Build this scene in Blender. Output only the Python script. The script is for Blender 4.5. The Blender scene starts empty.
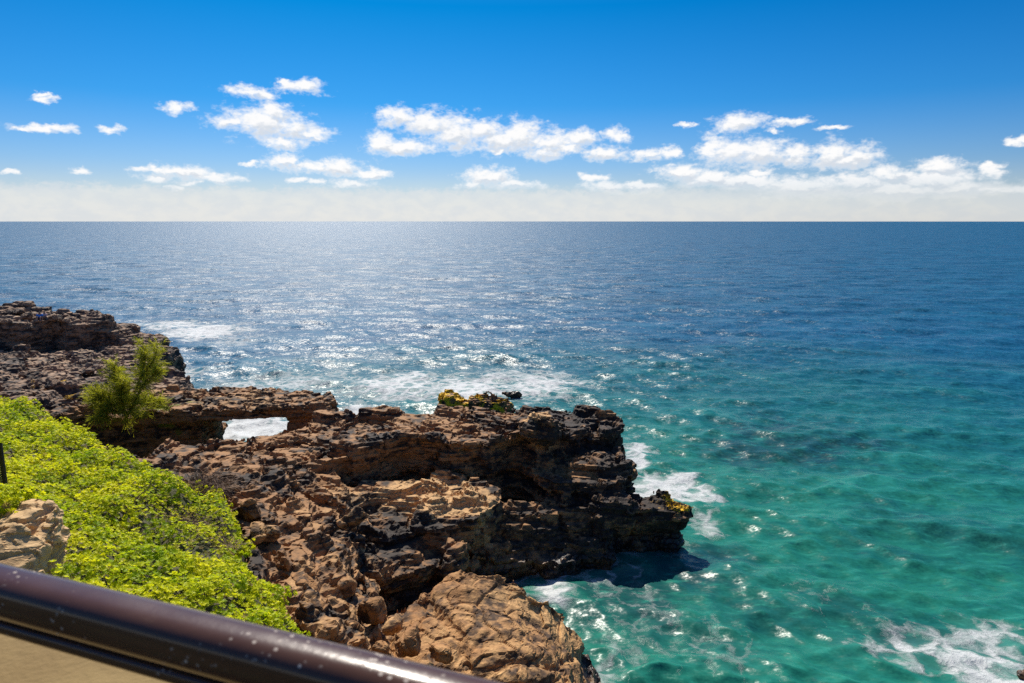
import bpy, bmesh, math, random
import numpy as np
from mathutils import Vector, Matrix
from mathutils.geometry import tessellate_polygon

random.seed(4); RNG = np.random.default_rng(4)
S = bpy.context.scene
COL = S.collection
R = math.radians
H = 16.0                                   # eye height above the sea, metres
F = 680.0; TH = math.atan(120.3 / F)       # focal length in pixels, downward pitch
SUN_AZ, SUN_EL = R(-15), R(46)             # sun ahead of the camera, a little left

def W(px, py, z):
    """where the sight line of a pixel meets the level z (used to survey the site from the photo)"""
    a = (px - 512) / F; b = (341.5 - py) / F
    f = math.cos(TH) + math.sin(TH) * b; u = -math.sin(TH) + math.cos(TH) * b
    t = (z - H) / u
    return a * t, f * t

# ------------------------------------------------------------------ noise
_p = np.random.default_rng(11).permutation(256).astype(np.int32); PERM = np.concatenate([_p, _p, _p])
_g = np.random.default_rng(12).normal(size=(256, 3)); GRAD = (_g / np.linalg.norm(_g, axis=1)[:, None]).astype(np.float32)
RAND = np.random.default_rng(13).random((256, 4)).astype(np.float32)
def hash3(i, j, k): return PERM[PERM[PERM[i & 255] + (j & 255)] + (k & 255)]
def perlin(p):
    p = np.asarray(p, np.float32); pi = np.floor(p).astype(np.int32); f = p - pi
    u = f * f * f * (f * (f * 6 - 15) + 10)
    out = 0
    for dx in (0, 1):
        wx = u[:, 0] if dx else 1 - u[:, 0]
        for dy in (0, 1):
            wy = u[:, 1] if dy else 1 - u[:, 1]
            for dz in (0, 1):
                wz = u[:, 2] if dz else 1 - u[:, 2]
                g = GRAD[hash3(pi[:, 0] + dx, pi[:, 1] + dy, pi[:, 2] + dz)]
                d = g[:, 0] * (f[:, 0] - dx) + g[:, 1] * (f[:, 1] - dy) + g[:, 2] * (f[:, 2] - dz)
                out = out + wx * wy * wz * d
    return out * 1.5
def fbm(p, oct=4, gain=.5, lac=2.03):
    p = np.asarray(p, np.float32); a = 1; s = 0; q = p.copy()
    for o in range(oct):
        s = s + a * perlin(q); a *= gain; q = q * lac + 17.3
    return s
def ridged(p, oct=4):
    q = np.asarray(p, np.float32).copy(); a = 1; s = 0
    for o in range(oct):
        s = s + a * (1 - 2 * np.abs(perlin(q))); a *= .5; q = q * 2.07 + 9.1
    return s
def worley(p):
    """F1, F2 and a random number of the nearest cell"""
    p = np.asarray(p, np.float32); pi = np.floor(p).astype(np.int32)
    f1 = np.full(len(p), 9., np.float32); f2 = f1.copy(); rid = np.zeros(len(p), np.float32); fac = rid.copy()
    for dx in (-1, 0, 1):
        for dy in (-1, 0, 1):
            for dz in (-1, 0, 1):
                c = pi + np.array([dx, dy, dz], np.int32)
                h = hash3(c[:, 0], c[:, 1], c[:, 2]); r = RAND[h]
                d = np.sqrt(((c + r[:, :3] - p) ** 2).sum(1))
                n = d < f1
                f2 = np.where(n, f1, np.minimum(f2, d)); rid = np.where(n, r[:, 3], rid); f1 = np.where(n, d, f1)
                fac = np.where(n, ((p - c - r[:, :3]) * GRAD[h]).sum(1), fac)
    return f1, f2, rid, fac
def sst(a, b, x):
    t = np.clip((x - a) / (b - a), 0, 1); return t * t * (3 - 2 * t)

# ------------------------------------------------------------------ mesh helpers
def np_mesh(name, v, faces, smooth=False):
    """faces: (n,3) or (n,4) int array"""
    me = bpy.data.meshes.new(name)
    v = np.ascontiguousarray(v, np.float32); faces = np.ascontiguousarray(faces, np.int32)
    k = faces.shape[1]
    me.vertices.add(len(v)); me.vertices.foreach_set('co', v.ravel())
    me.loops.add(faces.size); me.loops.foreach_set('vertex_index', faces.ravel())
    me.polygons.add(len(faces)); me.polygons.foreach_set('loop_start', np.arange(0, faces.size, k, dtype=np.int32))
    me.polygons.foreach_set('use_smooth', np.full(len(faces), smooth))
    me.update(calc_edges=True); me.validate()
    return me
def link(name, me, mat, parent=None):
    o = bpy.data.objects.new(name, me); COL.objects.link(o)
    if mat and not me.materials: me.materials.append(mat)
    if parent: o.parent = parent
    return o
def tag(o, label, cat, group=None):
    o['label'] = label; o['category'] = cat
    if group: o['group'] = group
    return o
def struct(o, kind='structure'): o['kind'] = kind; return o
def empty(name, loc, rz=0):
    o = bpy.data.objects.new(name, None); COL.objects.link(o); o.location = loc; o.rotation_euler.z = rz; return o
def attr(me, name, a):
    at = me.attributes.new(name, 'FLOAT', 'POINT'); at.data.foreach_set('value', np.ascontiguousarray(a, np.float32))
def coords(me):
    a = np.empty(len(me.vertices) * 3, np.float32); me.vertices.foreach_get('co', a); return a.reshape(-1, 3)
def normals(me):
    a = np.empty(len(me.vertices) * 3, np.float32); me.vertex_normals.foreach_get('vector', a); return a.reshape(-1, 3)
def set_coords(me, v): me.vertices.foreach_set('co', np.ascontiguousarray(v, np.float32).ravel()); me.update()

def prism(bm, top, bottom, inset=0.0):
    """closed block: top outline [(x,y,z)...], flat or sloped bottom level; inset > 0 undercuts it"""
    n = len(top); c = sum((Vector(p) for p in top), Vector()) / n
    bot = []
    for p in top:
        q = Vector((p[0], p[1], bottom)); d = Vector((c.x - q.x, c.y - q.y, 0))
        if d.length > 0: q += d.normalized() * min(inset, d.length * .4)
        bot.append(q)
    tv = [bm.verts.new(p) for p in top]; bv = [bm.verts.new(p) for p in bot]
    area = sum(top[i][0] * top[(i + 1) % n][1] - top[(i + 1) % n][0] * top[i][1] for i in range(n))
    for t in tessellate_polygon([[Vector((p[0], p[1], 0)) for p in top]]):
        a, b, d = [Vector((top[i][0], top[i][1], 0)) for i in t]
        t = t if (b - a).cross(d - a).z > 0 else t[::-1]
        bm.faces.new([tv[i] for i in t]); bm.faces.new([bv[i] for i in reversed(t)])
    for i in range(n):
        j = (i + 1) % n
        f = [tv[i], bv[i], bv[j], tv[j]]
        bm.faces.new(f if area > 0 else f[::-1])
def voxel(me, size, name='rock'):
    o = bpy.data.objects.new(name, me); COL.objects.link(o)
    m = o.modifiers.new('r', 'REMESH'); m.mode = 'VOXEL'; m.voxel_size = size; m.use_smooth_shade = False
    dg = bpy.context.evaluated_depsgraph_get(); r = bpy.data.meshes.new_from_object(o.evaluated_get(dg))
    bpy.data.objects.remove(o); bpy.data.meshes.remove(me); return r

def terrace(z, w, step, hard=.55):
    """bends heights toward near-level beds separated by risers; monotone, so the skin stays whole"""
    t = (z + w) / step; k = np.floor(t); f = t - k
    g = sst(hard, 1.0, f) * .86 + .14 * f
    return (k + g) * step - w, k.astype(np.int32)
def rock_mesh(name, build, v1, v2, big=1.0, fine=1.0, bs=.55, seed=0., strata=1.0, step=.5, relief=1.0, terr=1.0):
    """blocks -> one skin -> broken into joints and beds -> finer skin -> chipped lava surface"""
    bm = bmesh.new(); build(bm)
    me = bpy.data.meshes.new(name); bm.to_mesh(me); bm.free()
    me = voxel(me, v1)
    A = lambda *a: np.array(a, np.float32)
    p = coords(me); n = normals(me); s = A(seed, seed * .7, seed * .3)
    q = p + s + .7 * np.stack([perlin(p * .5 + 3 + s), perlin(p * .5 + 31 + s), .4 * perlin(p * .5 + 57 + s)], 1)
    side = 1 - np.abs(n[:, 2]); up = np.maximum(n[:, 2], 0)
    f1, f2, rid, fac = worley(q * A(bs, bs * .8, bs * 1.3))
    tilt = .45 * perlin(q * A(.11, .16, 0) + 2) + .10 * q[:, 0] * .25
    k = np.floor((p[:, 2] + tilt) / step).astype(np.int32)
    layer = RAND[hash3(k, k * 0 + int(seed), k * 0 + 5), 0] - .5
    d = side * strata * (.55 * layer + .30 * perlin(np.stack([q[:, 0] * .5, q[:, 1] * .5, k * 3.7], 1))) + .16 * fbm(q * .5, 3)
    d += side * ((rid - .5) * .55 + .35 * fac - .30 * (1 - sst(0, .10, f2 - f1)))
    p = p + n * (big * d)[:, None]
    hgt = .50 * fbm(q * A(.16, .34, 0) + 40, 3) + (rid - .5) * .55 + .30 * fac - .30 * (1 - sst(0, .09, f2 - f1))
    p[:, 2] += up * relief * hgt
    z2, k = terrace(p[:, 2], tilt, step); p[:, 2] += terr * (z2 - p[:, 2])
    set_coords(me, p)
    me = voxel(me, v2)
    p = coords(me); n = normals(me); q = p + s; side = 1 - np.abs(n[:, 2]); up = np.maximum(n[:, 2], 0)
    qq = q + .16 * np.stack([perlin(q * 1.4), perlin(q * 1.4 + 20), .4 * perlin(q * 1.4 + 40)], 1)
    f1, f2, rid, fac = worley(qq * A(.75, 1.05, 3.2))
    tilt2 = .14 * perlin(q * A(.5, .7, 0) + 9) + .05 * q[:, 0]
    st2 = step * .36; k2 = np.floor((p[:, 2] + tilt2) / st2).astype(np.int32); lay2 = RAND[hash3(k2, k2 * 0 + 3, k2 * 0 + int(seed)), 1] - .5
    d = side * (.16 * lay2 + .10 * (rid - .5) + .10 * perlin(np.stack([q[:, 0] * 1.1, q[:, 1] * 1.1, k2 * 5.3], 1)) - .06 * (1 - sst(0, .07, f2 - f1)))
    g1, g2, _, _ = worley(qq * A(.33, .2, .33) + 4)
    f1b, f2b, rid2, fac2 = worley(qq * A(3.0, 3.4, 6.5))
    d +=   .03 * (rid2 - .5) + .05 * fac2 + .011 * ridged(qq * A(2.2, 2.6, 6), 3) - .011 + .006 * fbm(q * 8, 2)
    p = p + n * (fine * d)[:, None]
    p[:, 2] += up * fine * (.12 * fbm(q * A(.6, 1.5, .8) + 70, 3) + .11 * (rid - .5) + .12 * fac - .06 * (1 - sst(0, .05, f2 - f1)) - .13 * (1 - sst(0, .035, g2 - g1)))
    z2, k3 = terrace(p[:, 2], tilt2, st2, .5); p[:, 2] += terr * (z2 - p[:, 2])
    set_coords(me, p)
    attr(me, 'chip', np.clip(rid * .4 + rid2 * .3 + .3 * RAND[hash3(k2, k2 * 0 + 9, k2 * 0), 2], 0, 1))
    me.polygons.foreach_set('use_smooth', np.zeros(len(me.polygons), bool))
    return me
def spots(p, L):
    """0..1 mask from rough-edged ellipses (x, y, rx, ry, strength)"""
    w = .45 * fbm(p * .8 + 5, 3); m = np.zeros(len(p), np.float32)
    for x, y, rx, ry, k in L:
        d = np.sqrt(((p[:, 0] - x) / rx) ** 2 + ((p[:, 1] - y) / ry) ** 2)
        m = np.maximum(m, k * sst(1.25, .55, d + w))
    return m

# ------------------------------------------------------------------ materials
class NT:
    def __init__(s, name):
        s.m = bpy.data.materials.new(name); s.m.use_nodes = True; s.t = s.m.node_tree; s.n = s.t.nodes
        s.b = s.n['Principled BSDF']; s.out = s.n['Material Output']
    def N(s, t, **k):
        n = s.n.new(t)
        for a, v in k.items():
            if a.startswith('i_'): n.inputs[a[2:].replace('_', ' ')].default_value = v
            else: setattr(n, a, v)
        return n
    def L(s, a, b): s.t.links.new(a, b)
    def set(s, inp, v):
        if hasattr(v, 'links') or isinstance(v, bpy.types.NodeSocket): s.L(v, inp)
        else: inp.default_value = v
    def noise(s, vec, scale, detail=4, rough=.55, dist=0):
        n = s.N('ShaderNodeTexNoise', i_Scale=scale, i_Detail=detail, i_Roughness=rough, i_Distortion=dist)
        if vec is not None: s.L(vec, n.inputs['Vector'])
        return n.outputs['Fac']
    def math(s, op, a, b=0., c=None, clamp=False):
        n = s.N('ShaderNodeMath', operation=op, use_clamp=clamp); s.set(n.inputs[0], a); s.set(n.inputs[1], b)
        if c is not None: s.set(n.inputs[2], c)
        return n.outputs[0]
    def ramp(s, v, a, b, lo=0., hi=1.):
        n = s.N('ShaderNodeMapRange', interpolation_type='SMOOTHSTEP'); s.set(n.inputs[0], v)
        n.inputs[1].default_value = a; n.inputs[2].default_value = b; n.inputs[3].default_value = lo; n.inputs[4].default_value = hi
        return n.outputs[0]
    def mix(s, f, a, b):
        n = s.N('ShaderNodeMix', data_type='RGBA'); s.set(n.inputs[0], f)
        for i, v in ((6, a), (7, b)): s.set(n.inputs[i], v if not isinstance(v, tuple) else (*v, 1))
        return n.outputs[2]
    def pos(s): return s.N('ShaderNodeNewGeometry').outputs['Position']
    def attr(s, name): return s.N('ShaderNodeAttribute', attribute_name=name).outputs['Fac']
    def scale(s, vec, v):
        n = s.N('ShaderNodeVectorMath', operation='MULTIPLY'); s.L(vec, n.inputs[0]); n.inputs[1].default_value = v; return n.outputs[0]
    def bump(s, h, strength=1., dist=.05, nrm=None):
        n = s.N('ShaderNodeBump', i_Strength=strength, i_Distance=dist); s.L(h, n.inputs['Height'])
        if nrm: s.L(nrm, n.inputs['Normal'])
        return n.outputs[0]

def rock_material(name, dark, mid, tan, midbias=.5):
    t = NT(name); P = t.pos()
    n1 = t.noise(P, .45, 5, .6); n2 = t.noise(t.scale(P, (1, 1, 2.4)), 2.3, 6, .65); n3 = t.noise(P, 11, 5, .65)
    v = t.math('ADD', t.math('MULTIPLY', n1, .8), t.math('MULTIPLY', n2, .75))
    v = t.math('ADD', v, t.math('MULTIPLY', t.attr('chip'), .38))
    c = t.mix(t.ramp(v, .78 + midbias * .2, 1.04 + midbias * .2), dark, mid)
    tn = t.math('ADD', t.attr('tan'), t.math('ADD', t.math('MULTIPLY', n2, 1.1), t.math('MULTIPLY', t.attr('chip'), .35)))
    c = t.mix(t.ramp(tn, 1.02, 1.5), c, t.mix(t.ramp(n3, .35, .7), tuple(x * .55 for x in tan), tan))
    rust = t.math('MULTIPLY', t.ramp(t.noise(P, .9, 4, .6), .56, .74), t.ramp(n3, .3, .6))
    c = t.mix(t.math('MULTIPLY', rust, .4), c, (.26, .10, .03))
    # weathered pale crust in small chips
    c = t.mix(t.math('MULTIPLY', t.ramp(t.noise(P, 5.5, 6, .7), .6, .72), .4), c, (.32, .205, .11))
    # yellow seaweed where the spray keeps the rock wet
    ms = t.math('ADD', t.attr('moss'), t.math('ADD', t.math('MULTIPLY', n2, .8), t.math('ADD', t.math('MULTIPLY', n3, .7), t.math('MULTIPLY', t.attr('chip'), .5))))
    c = t.mix(t.ramp(ms, 1.50, 1.75), c, t.mix(t.ramp(n3, .4, .62), (.28, .17, .01), (.92, .54, .012)))
    gs = t.math('ADD', t.attr('grass'), t.math('MULTIPLY', n2, .8))
    c = t.mix(t.ramp(gs, .95, 1.2), c, t.mix(t.ramp(n3, .35, .65), (.09, .11, .01), (.25, .27, .02)))
    # wave-wetted band
    wet = t.ramp(t.math('ADD', t.N('ShaderNodeSeparateXYZ').outputs['Z'] if 0 else t.sepz(P), t.math('MULTIPLY', n1, 1.6)), 1.1, 2.3, 1, 0)
    c = t.mix(t.math('MULTIPLY', wet, .7), c, (.012, .011, .011))
    t.L(c, t.b.inputs['Base Color'])
    t.L(t.ramp(wet, 0, 1, .82, .35), t.b.inputs['Roughness'])
    t.b.inputs['Specular IOR Level'].default_value = .3
    h = t.math('ADD', t.math('MULTIPLY', n3, .6), t.math('MULTIPLY', t.noise(P, 34, 4, .7), .4))
    b = t.bump(h, .45, .045); b2 = t.bump(n2, .3, .12, b)
    t.L(b2, t.b.inputs['Normal'])
    return t.m
def _sepz(t, P):
    n = t.N('ShaderNodeSeparateXYZ'); t.L(P, n.inputs[0]); return n.outputs['Z']
NT.sepz = _sepz

M = {}
M['lava'] = rock_material('lava_rock', (.030, .021, .015), (.30, .150, .056), (.64, .375, .155), .14)
M['lava_far'] = rock_material('lava_rock_far', (.04, .031, .025), (.27, .165, .095), (.56, .38, .23), .22)
M['lava_brown'] = rock_material('lava_rock_brown', (.055, .031, .017), (.35, .172, .060), (.62, .355, .14), .10)
M['sandstone'] = rock_material('sandstone', (.32, .19, .085), (.56, .365, .17), (.64, .43, .21), -.1)

# ------------------------------------------------------------------ bluff (land under the shrubs)
CTRL = [(0, 392, 8.2), (60, 415, 8.0), (110, 445, 7.8), (170, 475, 7.4), (225, 492, 7.0), (215, 540, 7.2), (240, 590, 7.3),
        (290, 618, 7.2), (150, 560, 8.1), (60, 500, 8.6), (0, 480, 8.9), (100, 590, 8.9), (200, 600, 8.0), (120, 510, 8.1)]
cp = [(*W(x, y, z), z) for x, y, z in CTRL] + [(-34, 40, 8.6), (-30, 22, 9.6), (-18, 8, 10.4), (-10, 5, 10.4), (-3, 9, 7.6), (2, 8, 7.0), (-40, 20, 10.5)]
cp = np.array(cp)
def _tps(r): return np.where(r > 0, r * r * np.log(r + 1e-9), 0)
_A = _tps(np.linalg.norm(cp[:, None, :2] - cp[None, :, :2], axis=2)) + np.eye(len(cp)) * 3.0
_Pm = np.c_[np.ones(len(cp)), cp[:, :2]]
_sol = np.linalg.solve(np.block([[_A, _Pm], [_Pm.T, np.zeros((3, 3))]]), np.r_[cp[:, 2], 0, 0, 0])
def canopy_z(x, y):
    q = np.c_[x, y]; z = np.zeros(len(q))
    for i in range(len(cp)): z += _sol[i] * _tps(np.linalg.norm(q - cp[i, :2], axis=1))
    z += _sol[-3] + _sol[-2] * q[:, 0] + _sol[-1] * q[:, 1]
    # the ground climbs steeply to the lookout by the rail
    s = q[:, 0] * .33 + q[:, 1] * .94
    return np.maximum(z, 14.35 - 3.4 * np.maximum(0, s - 1.25))
edge_px = [(-60, 376, 8.3), (0, 391, 8.2), (60, 414, 8.0), (110, 444, 7.8), (170, 474, 7.4), (228, 491, 6.9), (232, 520, 6.6), (222, 545, 6.8), (262, 580, 7.0), (296, 612, 7.0)]
EDGE = [W(*p) for p in edge_px]
POLY = np.array(EDGE + [(-3.6, 11.5), (-2.4, 8.5), (1, 6.0), (14, 3), (14, -8), (-60, -8), (-60, 55), (-42, 46)])
def poly_sd(x, y, P=POLY):
    """signed distance, positive inside"""
    q = np.c_[x, y]; d = np.full(len(q), 1e9); ins = np.zeros(len(q), bool)
    for i in range(len(P)):
        a = P[i]; b = P[(i + 1) % len(P)]; e = b - a; w = q - a
        t = np.clip((w @ e) / (e @ e), 0, 1); d = np.minimum(d, np.linalg.norm(w - t[:, None] * e, axis=1))
        c = ((a[1] > q[:, 1]) != (b[1] > q[:, 1])) & (q[:, 0] < (b[0] - a[0]) * (q[:, 1] - a[1]) / (b[1] - a[1] + 1e-12) + a[0])
        ins ^= c
    return np.where(ins, d, -d)
def bumps(x, y):
    p = np.c_[x, y, np.zeros_like(x)]
    return .36 * perlin(p * .5) + .30 * perlin(p * 1.15 + 7) + .16 * perlin(p * 2.4 + 3)
def grid(x0, x1, y0, y1, st):
    xs = np.arange(x0, x1, st); ys = np.arange(y0, y1, st); X, Y = np.meshgrid(xs, ys); nx, ny = len(xs), len(ys)
    i = np.arange(nx * ny).reshape(ny, nx)
    f = np.stack([i[:-1, :-1], i[:-1, 1:], i[1:, 1:], i[1:, :-1]], -1).reshape(-1, 4)
    return X.ravel(), Y.ravel(), f
x, y, f = grid(-46, 14, -8, 44, .16)
sd = poly_sd(x, y) + .35 * perlin(np.c_[x, y, x * 0] * .9)
z = canopy_z(x, y) + bumps(x, y) - .42
drop = sst(.25, -1.6, sd)
z = z * (1 - drop) + (-1.5) * drop
z += (.5 * ridged(np.c_[x, y, z] * .6, 4) - .3) * sst(.1, -.5, sd) * .5
me = np_mesh('bluff', np.c_[x, y, z], f, True)
t = NT('bluff_earth'); P = t.pos(); n1 = t.noise(P, .9, 6, .65); n2 = t.noise(P, 8, 5, .7)
t.L(t.mix(t.ramp(n1, .35, .65), t.mix(n2, (.03, .035, .008), (.07, .075, .02)), t.mix(n2, (.04, .035, .012), (.11, .08, .04))), t.b.inputs['Base Color'])
t.b.inputs['Roughness'].default_value = .9; t.L(t.bump(n2, 1, .1), t.b.inputs['Normal'])
struct(link('bluff_ground', me, t.m))

# ------------------------------------------------------------------ rocks
def headland(bm):
    # upper ledge
    prism(bm, [(x, y, z + .3) for x, y, z in [(-10.5, 41.0, 4.1), (-4.6, 41.6, 4.3), (-1, 41.2, 4.6), (1.7, 40.9, 4.7), (4.5, 39.6, 4.8), (6.3, 38.3, 4.8), (6.3, 36.2, 4.6), (4.4, 35.2, 4.6),
               (2.2, 34.6, 4.7), (0.2, 34.4, 4.8), (-1.3, 33.2, 4.8), (-3.6, 33.3, 4.8), (-5.8, 33.6, 4.8), (-7.2, 31.8, 4.9), (-8.7, 30.9, 4.8), (-12.0, 29.9, 4.8),
               (-15.8, 29.6, 4.9), (-18.5, 32, 4.6), (-17, 35.5, 4.0), (-13.6, 38.6, 3.8)]], -1.6, .5)
    # descending black steps on the sea side
    prism(bm, [(-.8, 34.8, 4.0), (5.9, 36.8, 4.1), (6.1, 34.0, 3.9), (4.6, 33.0, 3.6), (2.0, 33.2, 3.7)], -1.6, -.2)
    prism(bm, [(.6, 33.8, 3.6), (5.6, 34.8, 3.6), (5.5, 32.4, 3.2), (3.8, 31.8, 3.3), (1.6, 32.0, 3.4)], -1.6, .1)
    # outcrop that ends in the mossy tip
    prism(bm, [(1.2, 33, 2.7), (5.2, 33.4, 2.9), (6.6, 32.7, 2.7), (8.0, 32.2, 2.6), (8.9, 31.6, 2.5), (8.6, 31.1, 2.4), (7.0, 31.1, 2.6), (5.2, 30.6, 2.6), (3.6, 30.6, 2.5), (1.4, 30.8, 2.5)], -1.6, 1.1)
    # low dark shelf at the head of the cove
    prism(bm, [(-1.8, 30.8, 2.9), (1.5, 31.8, 2.6), (4.6, 31.2, 2.2), (4.5, 29.5, 1.0), (2.4, 28.9, .9), (.2, 28.5, 1.1), (-1.8, 27.8, 1.7)], -1.6, 0)
    prism(bm, [(-5.5, 22.5, 2.6), (-3, 23.5, 2.4), (-2.2, 20, 2.6), (-1.8, 15, 2.8), (-4, 14, 3.2), (-5.5, 18, 3.2)], -1.6, 0)
    # stump
    prism(bm, [(.8, 35.7, 5.75), (2.5, 35.8, 5.8), (2.8, 34.6, 5.75), (2.0, 34.0, 5.7), (.8, 34.3, 5.7)], 2.5, 0)
    # lower bench of tan slabs, rounded dark front
    prism(bm, [(-8.2, 30.6, 3.7), (-5.4, 32.4, 3.4), (-2.6, 32.6, 3.5), (-.6, 31.3, 3.4), (-.9, 29.6, 3.2), (-1.6, 28.5, 3.1), (-3.2, 27.6, 3.2), (-5.2, 26.6, 3.4), (-7.2, 27.0, 3.7)], -1.6, .5)
    prism(bm, [(-7.0, 27.6, 2.9), (-3.6, 28.0, 2.7), (-2.0, 27.6, 2.4), (-2.4, 26.4, 2.3), (-3.6, 25.4, 2.5), (-5.2, 24.6, 2.8), (-6.8, 24.6, 3.2)], -1.6, -.3)
    # broken ground climbing to the bluff
    prism(bm, [(-19, 31.5, 5.4), (-15.5, 30.6, 5.2), (-12, 30.2, 5.0), (-8.4, 31.2, 4.4), (-7.2, 29, 4.2), (-6.6, 26.6, 3.9), (-6.0, 24.4, 3.7), (-5.2, 22.6, 3.5), (-4.2, 20.6, 3.5), (-3.4, 17.4, 3.6),
               (-2.4, 13.2, 3.8), (-2.2, 9, 4.2), (-5, 10, 5.6), (-6.2, 15, 5.6), (-8.2, 19.6, 5.6), (-9.6, 22.6, 5.7), (-13.5, 25.5, 5.8), (-20, 29, 5.9)], -1.6, 0)
    prism(bm, [(-11.6, 27.8, 5.6), (-9.6, 28.2, 5.1), (-8.2, 26.8, 4.8), (-7.6, 24.5, 4.7), (-8.8, 23.2, 5.6), (-11, 25, 5.9)], 2, 0)
    prism(bm, [(-13.2, 29.6, 5.5), (-10.2, 29.2, 5.4), (-9.4, 27.4, 5.3), (-12.6, 26.6, 5.9)], 2, 0)
    prism(bm, [(-7.6, 23.4, 5.0), (-6.0, 23.6, 4.4), (-5.2, 21.2, 4.3), (-6.2, 19, 4.7), (-7.8, 20.6, 5.4)], 2, 0)
me = rock_mesh('headland', headland, .2, .07, .9, 1.0, .42)
p = coords(me)
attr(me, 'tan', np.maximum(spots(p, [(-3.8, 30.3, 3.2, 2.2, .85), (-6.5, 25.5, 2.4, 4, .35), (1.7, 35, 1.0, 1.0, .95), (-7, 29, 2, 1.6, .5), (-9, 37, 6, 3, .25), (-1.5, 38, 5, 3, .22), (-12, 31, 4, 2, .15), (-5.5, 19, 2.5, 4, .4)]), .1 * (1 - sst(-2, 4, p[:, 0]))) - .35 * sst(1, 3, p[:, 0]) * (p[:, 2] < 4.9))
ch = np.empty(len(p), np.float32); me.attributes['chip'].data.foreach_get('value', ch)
black = .36 * sst(.2, 2.6, p[:, 0] + .9 * perlin(p * .5)) + .3 * spots(p, [(-4, 26.3, 2.6, 1.6, 1.)])  # black basalt to seaward; the bench front's shade is darkened into the rock too
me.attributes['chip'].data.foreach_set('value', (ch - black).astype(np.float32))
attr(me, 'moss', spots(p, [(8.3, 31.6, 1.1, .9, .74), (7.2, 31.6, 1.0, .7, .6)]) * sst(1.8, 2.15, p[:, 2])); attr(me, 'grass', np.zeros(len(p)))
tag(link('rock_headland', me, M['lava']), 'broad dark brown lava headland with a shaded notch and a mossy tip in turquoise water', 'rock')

def arch(bm):
    prism(bm, [(-24, 47.4, 4.4), (-18, 47.2, 4.5), (-12.8, 45.6, 4.5), (-11.9, 44, 4.5), (-12.1, 42.7, 4.5), (-14.7, 41.7, 4.6), (-18, 41.0, 4.6), (-23, 40.0, 4.8)], 3.75, 0)
    prism(bm, [(-28, 46.8, 4.2), (-20.6, 46.6, 4.3), (-19.8, 44.0, 4.3), (-19.9, 41.6, 4.4), (-23, 40.2, 4.6), (-28, 37.5, 5)], -1.6, -.1)
    prism(bm, [(-14.6, 46.2, 4.3), (-12.8, 45.2, 4.3), (-11.8, 44, 4.3), (-12.3, 42.9, 4.3), (-14.3, 42.2, 4.3)], -1.6, -.1)
    prism(bm, [(-11.6, 43.4, 3.3), (-8.8, 43.6, 3.2), (-6.6, 42.8, 3.3), (-7.2, 42.2, 3.1), (-10.6, 42.5, 3.1)], -1.6, -.1)
me = rock_mesh('arch', arch, .18, .09, .6, 1.0, .5, 5., step=.42, relief=.6)
p = coords(me); attr(me, 'tan', spots(p, [(-19, 43, 6, 2.4, .42), (-13.5, 43.5, 2, 2, .2)])); attr(me, 'moss', np.zeros(len(p))); attr(me, 'grass', spots(p, [(-22.5, 41.6, 1.8, 1.0, .75), (-20.6, 42.4, 1.6, .6, .6)]))
tag(link('rock_arch', me, M['lava']), 'flat brown lava rock arch with white surf showing through the opening under it', 'rock arch')

def platform(bm):
    prism(bm, [(-64, 64, 4.2), (-55, 68, 3.4), (-46, 76, 3.2), (-40.5, 77.5, 3.3), (-38.2, 75, 3.4), (-37.6, 70.6, 3.2), (-34.2, 69.2, 3.1), (-34.6, 66, 3.0), (-33.4, 60, 3.1), (-30, 57.5, 3.3), (-26.6, 54.5, 3.5), (-25.0, 51.5, 3.7),
               (-24.2, 46.2, 4.2), (-25, 42, 4.6), (-30, 38.5, 5.2), (-40, 42, 5.8), (-52, 48, 5.6), (-64, 54, 5)], -1.6, -.2)
    prism(bm, [(-30.5, 57.4, 3.9), (-26.8, 55.6, 3.9), (-26.0, 53.8, 3.9), (-29, 53.5, 4.0)], -1, 0)
    prism(bm, [(-48, 58, 4.6), (-42, 57, 4.5), (-38, 51, 4.6), (-36, 47, 5.3), (-44, 48, 5.9), (-50, 52, 5.4)], 0, 0)
me = rock_mesh('platform', platform, .3, .14, 1.0, 1.3, .35, 11., step=.55)
p = coords(me); attr(me, 'tan', spots(p, [(-41, 63, 9, 5, .42), (-32, 52, 8, 5, .3), (-30, 62, 4, 4, .2)])); attr(me, 'moss', spots(p, [(-33, 47, 1.4, 1.0, .5)])); attr(me, 'grass', spots(p, [(-26.5, 44.5, 2, 1.2, .7), (-36.5, 46.5, 1.5, 1, .45)]))
tag(link('rock_platform', me, M['lava_far']), 'wide flat grey brown lava shelf stretching behind the feathery tree to the surf', 'rock shelf')

def cliffblock(bm):
    prism(bm, [(-66, 74, 6.5), (-54, 76.5, 6.3), (-46.5, 76.0, 6.3), (-42.9, 73.0, 6.0), (-43.2, 70.8, 6.0), (-45.5, 69.2, 6.1), (-47.4, 70.0, 6.3), (-49.4, 67.4, 6.3), (-55, 66.6, 6.4), (-66, 64, 6.6)], 1, .2)
    prism(bm, [(-48, 77.6, 4.6), (-43, 77.6, 4.3), (-41.4, 75.2, 4.0), (-42.4, 71.5, 4.4), (-46, 72, 5.4)], 0, -.4)
    prism(bm, [(-60, 77, 7.0), (-52.5, 77.8, 7.0), (-52.0, 76.0, 6.9), (-59, 75, 7.0)], 4, 0)
me = rock_mesh('cliffblock', cliffblock, .3, .14, .7, 1.2, .35, 23., strata=.5, step=.8, relief=.7)
p = coords(me); attr(me, 'tan', spots(p, [(-53, 70, 9, 4.5, .5)]) * sst(5.7, 6.1, p[:, 2])); attr(me, 'moss', np.zeros(len(p))); attr(me, 'grass', np.zeros(len(p)))
tag(link('rock_cliff', me, M['lava_far']), 'tall blocky black lava outcrop with a shaded vertical face behind the flat shelf', 'rock')

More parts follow.
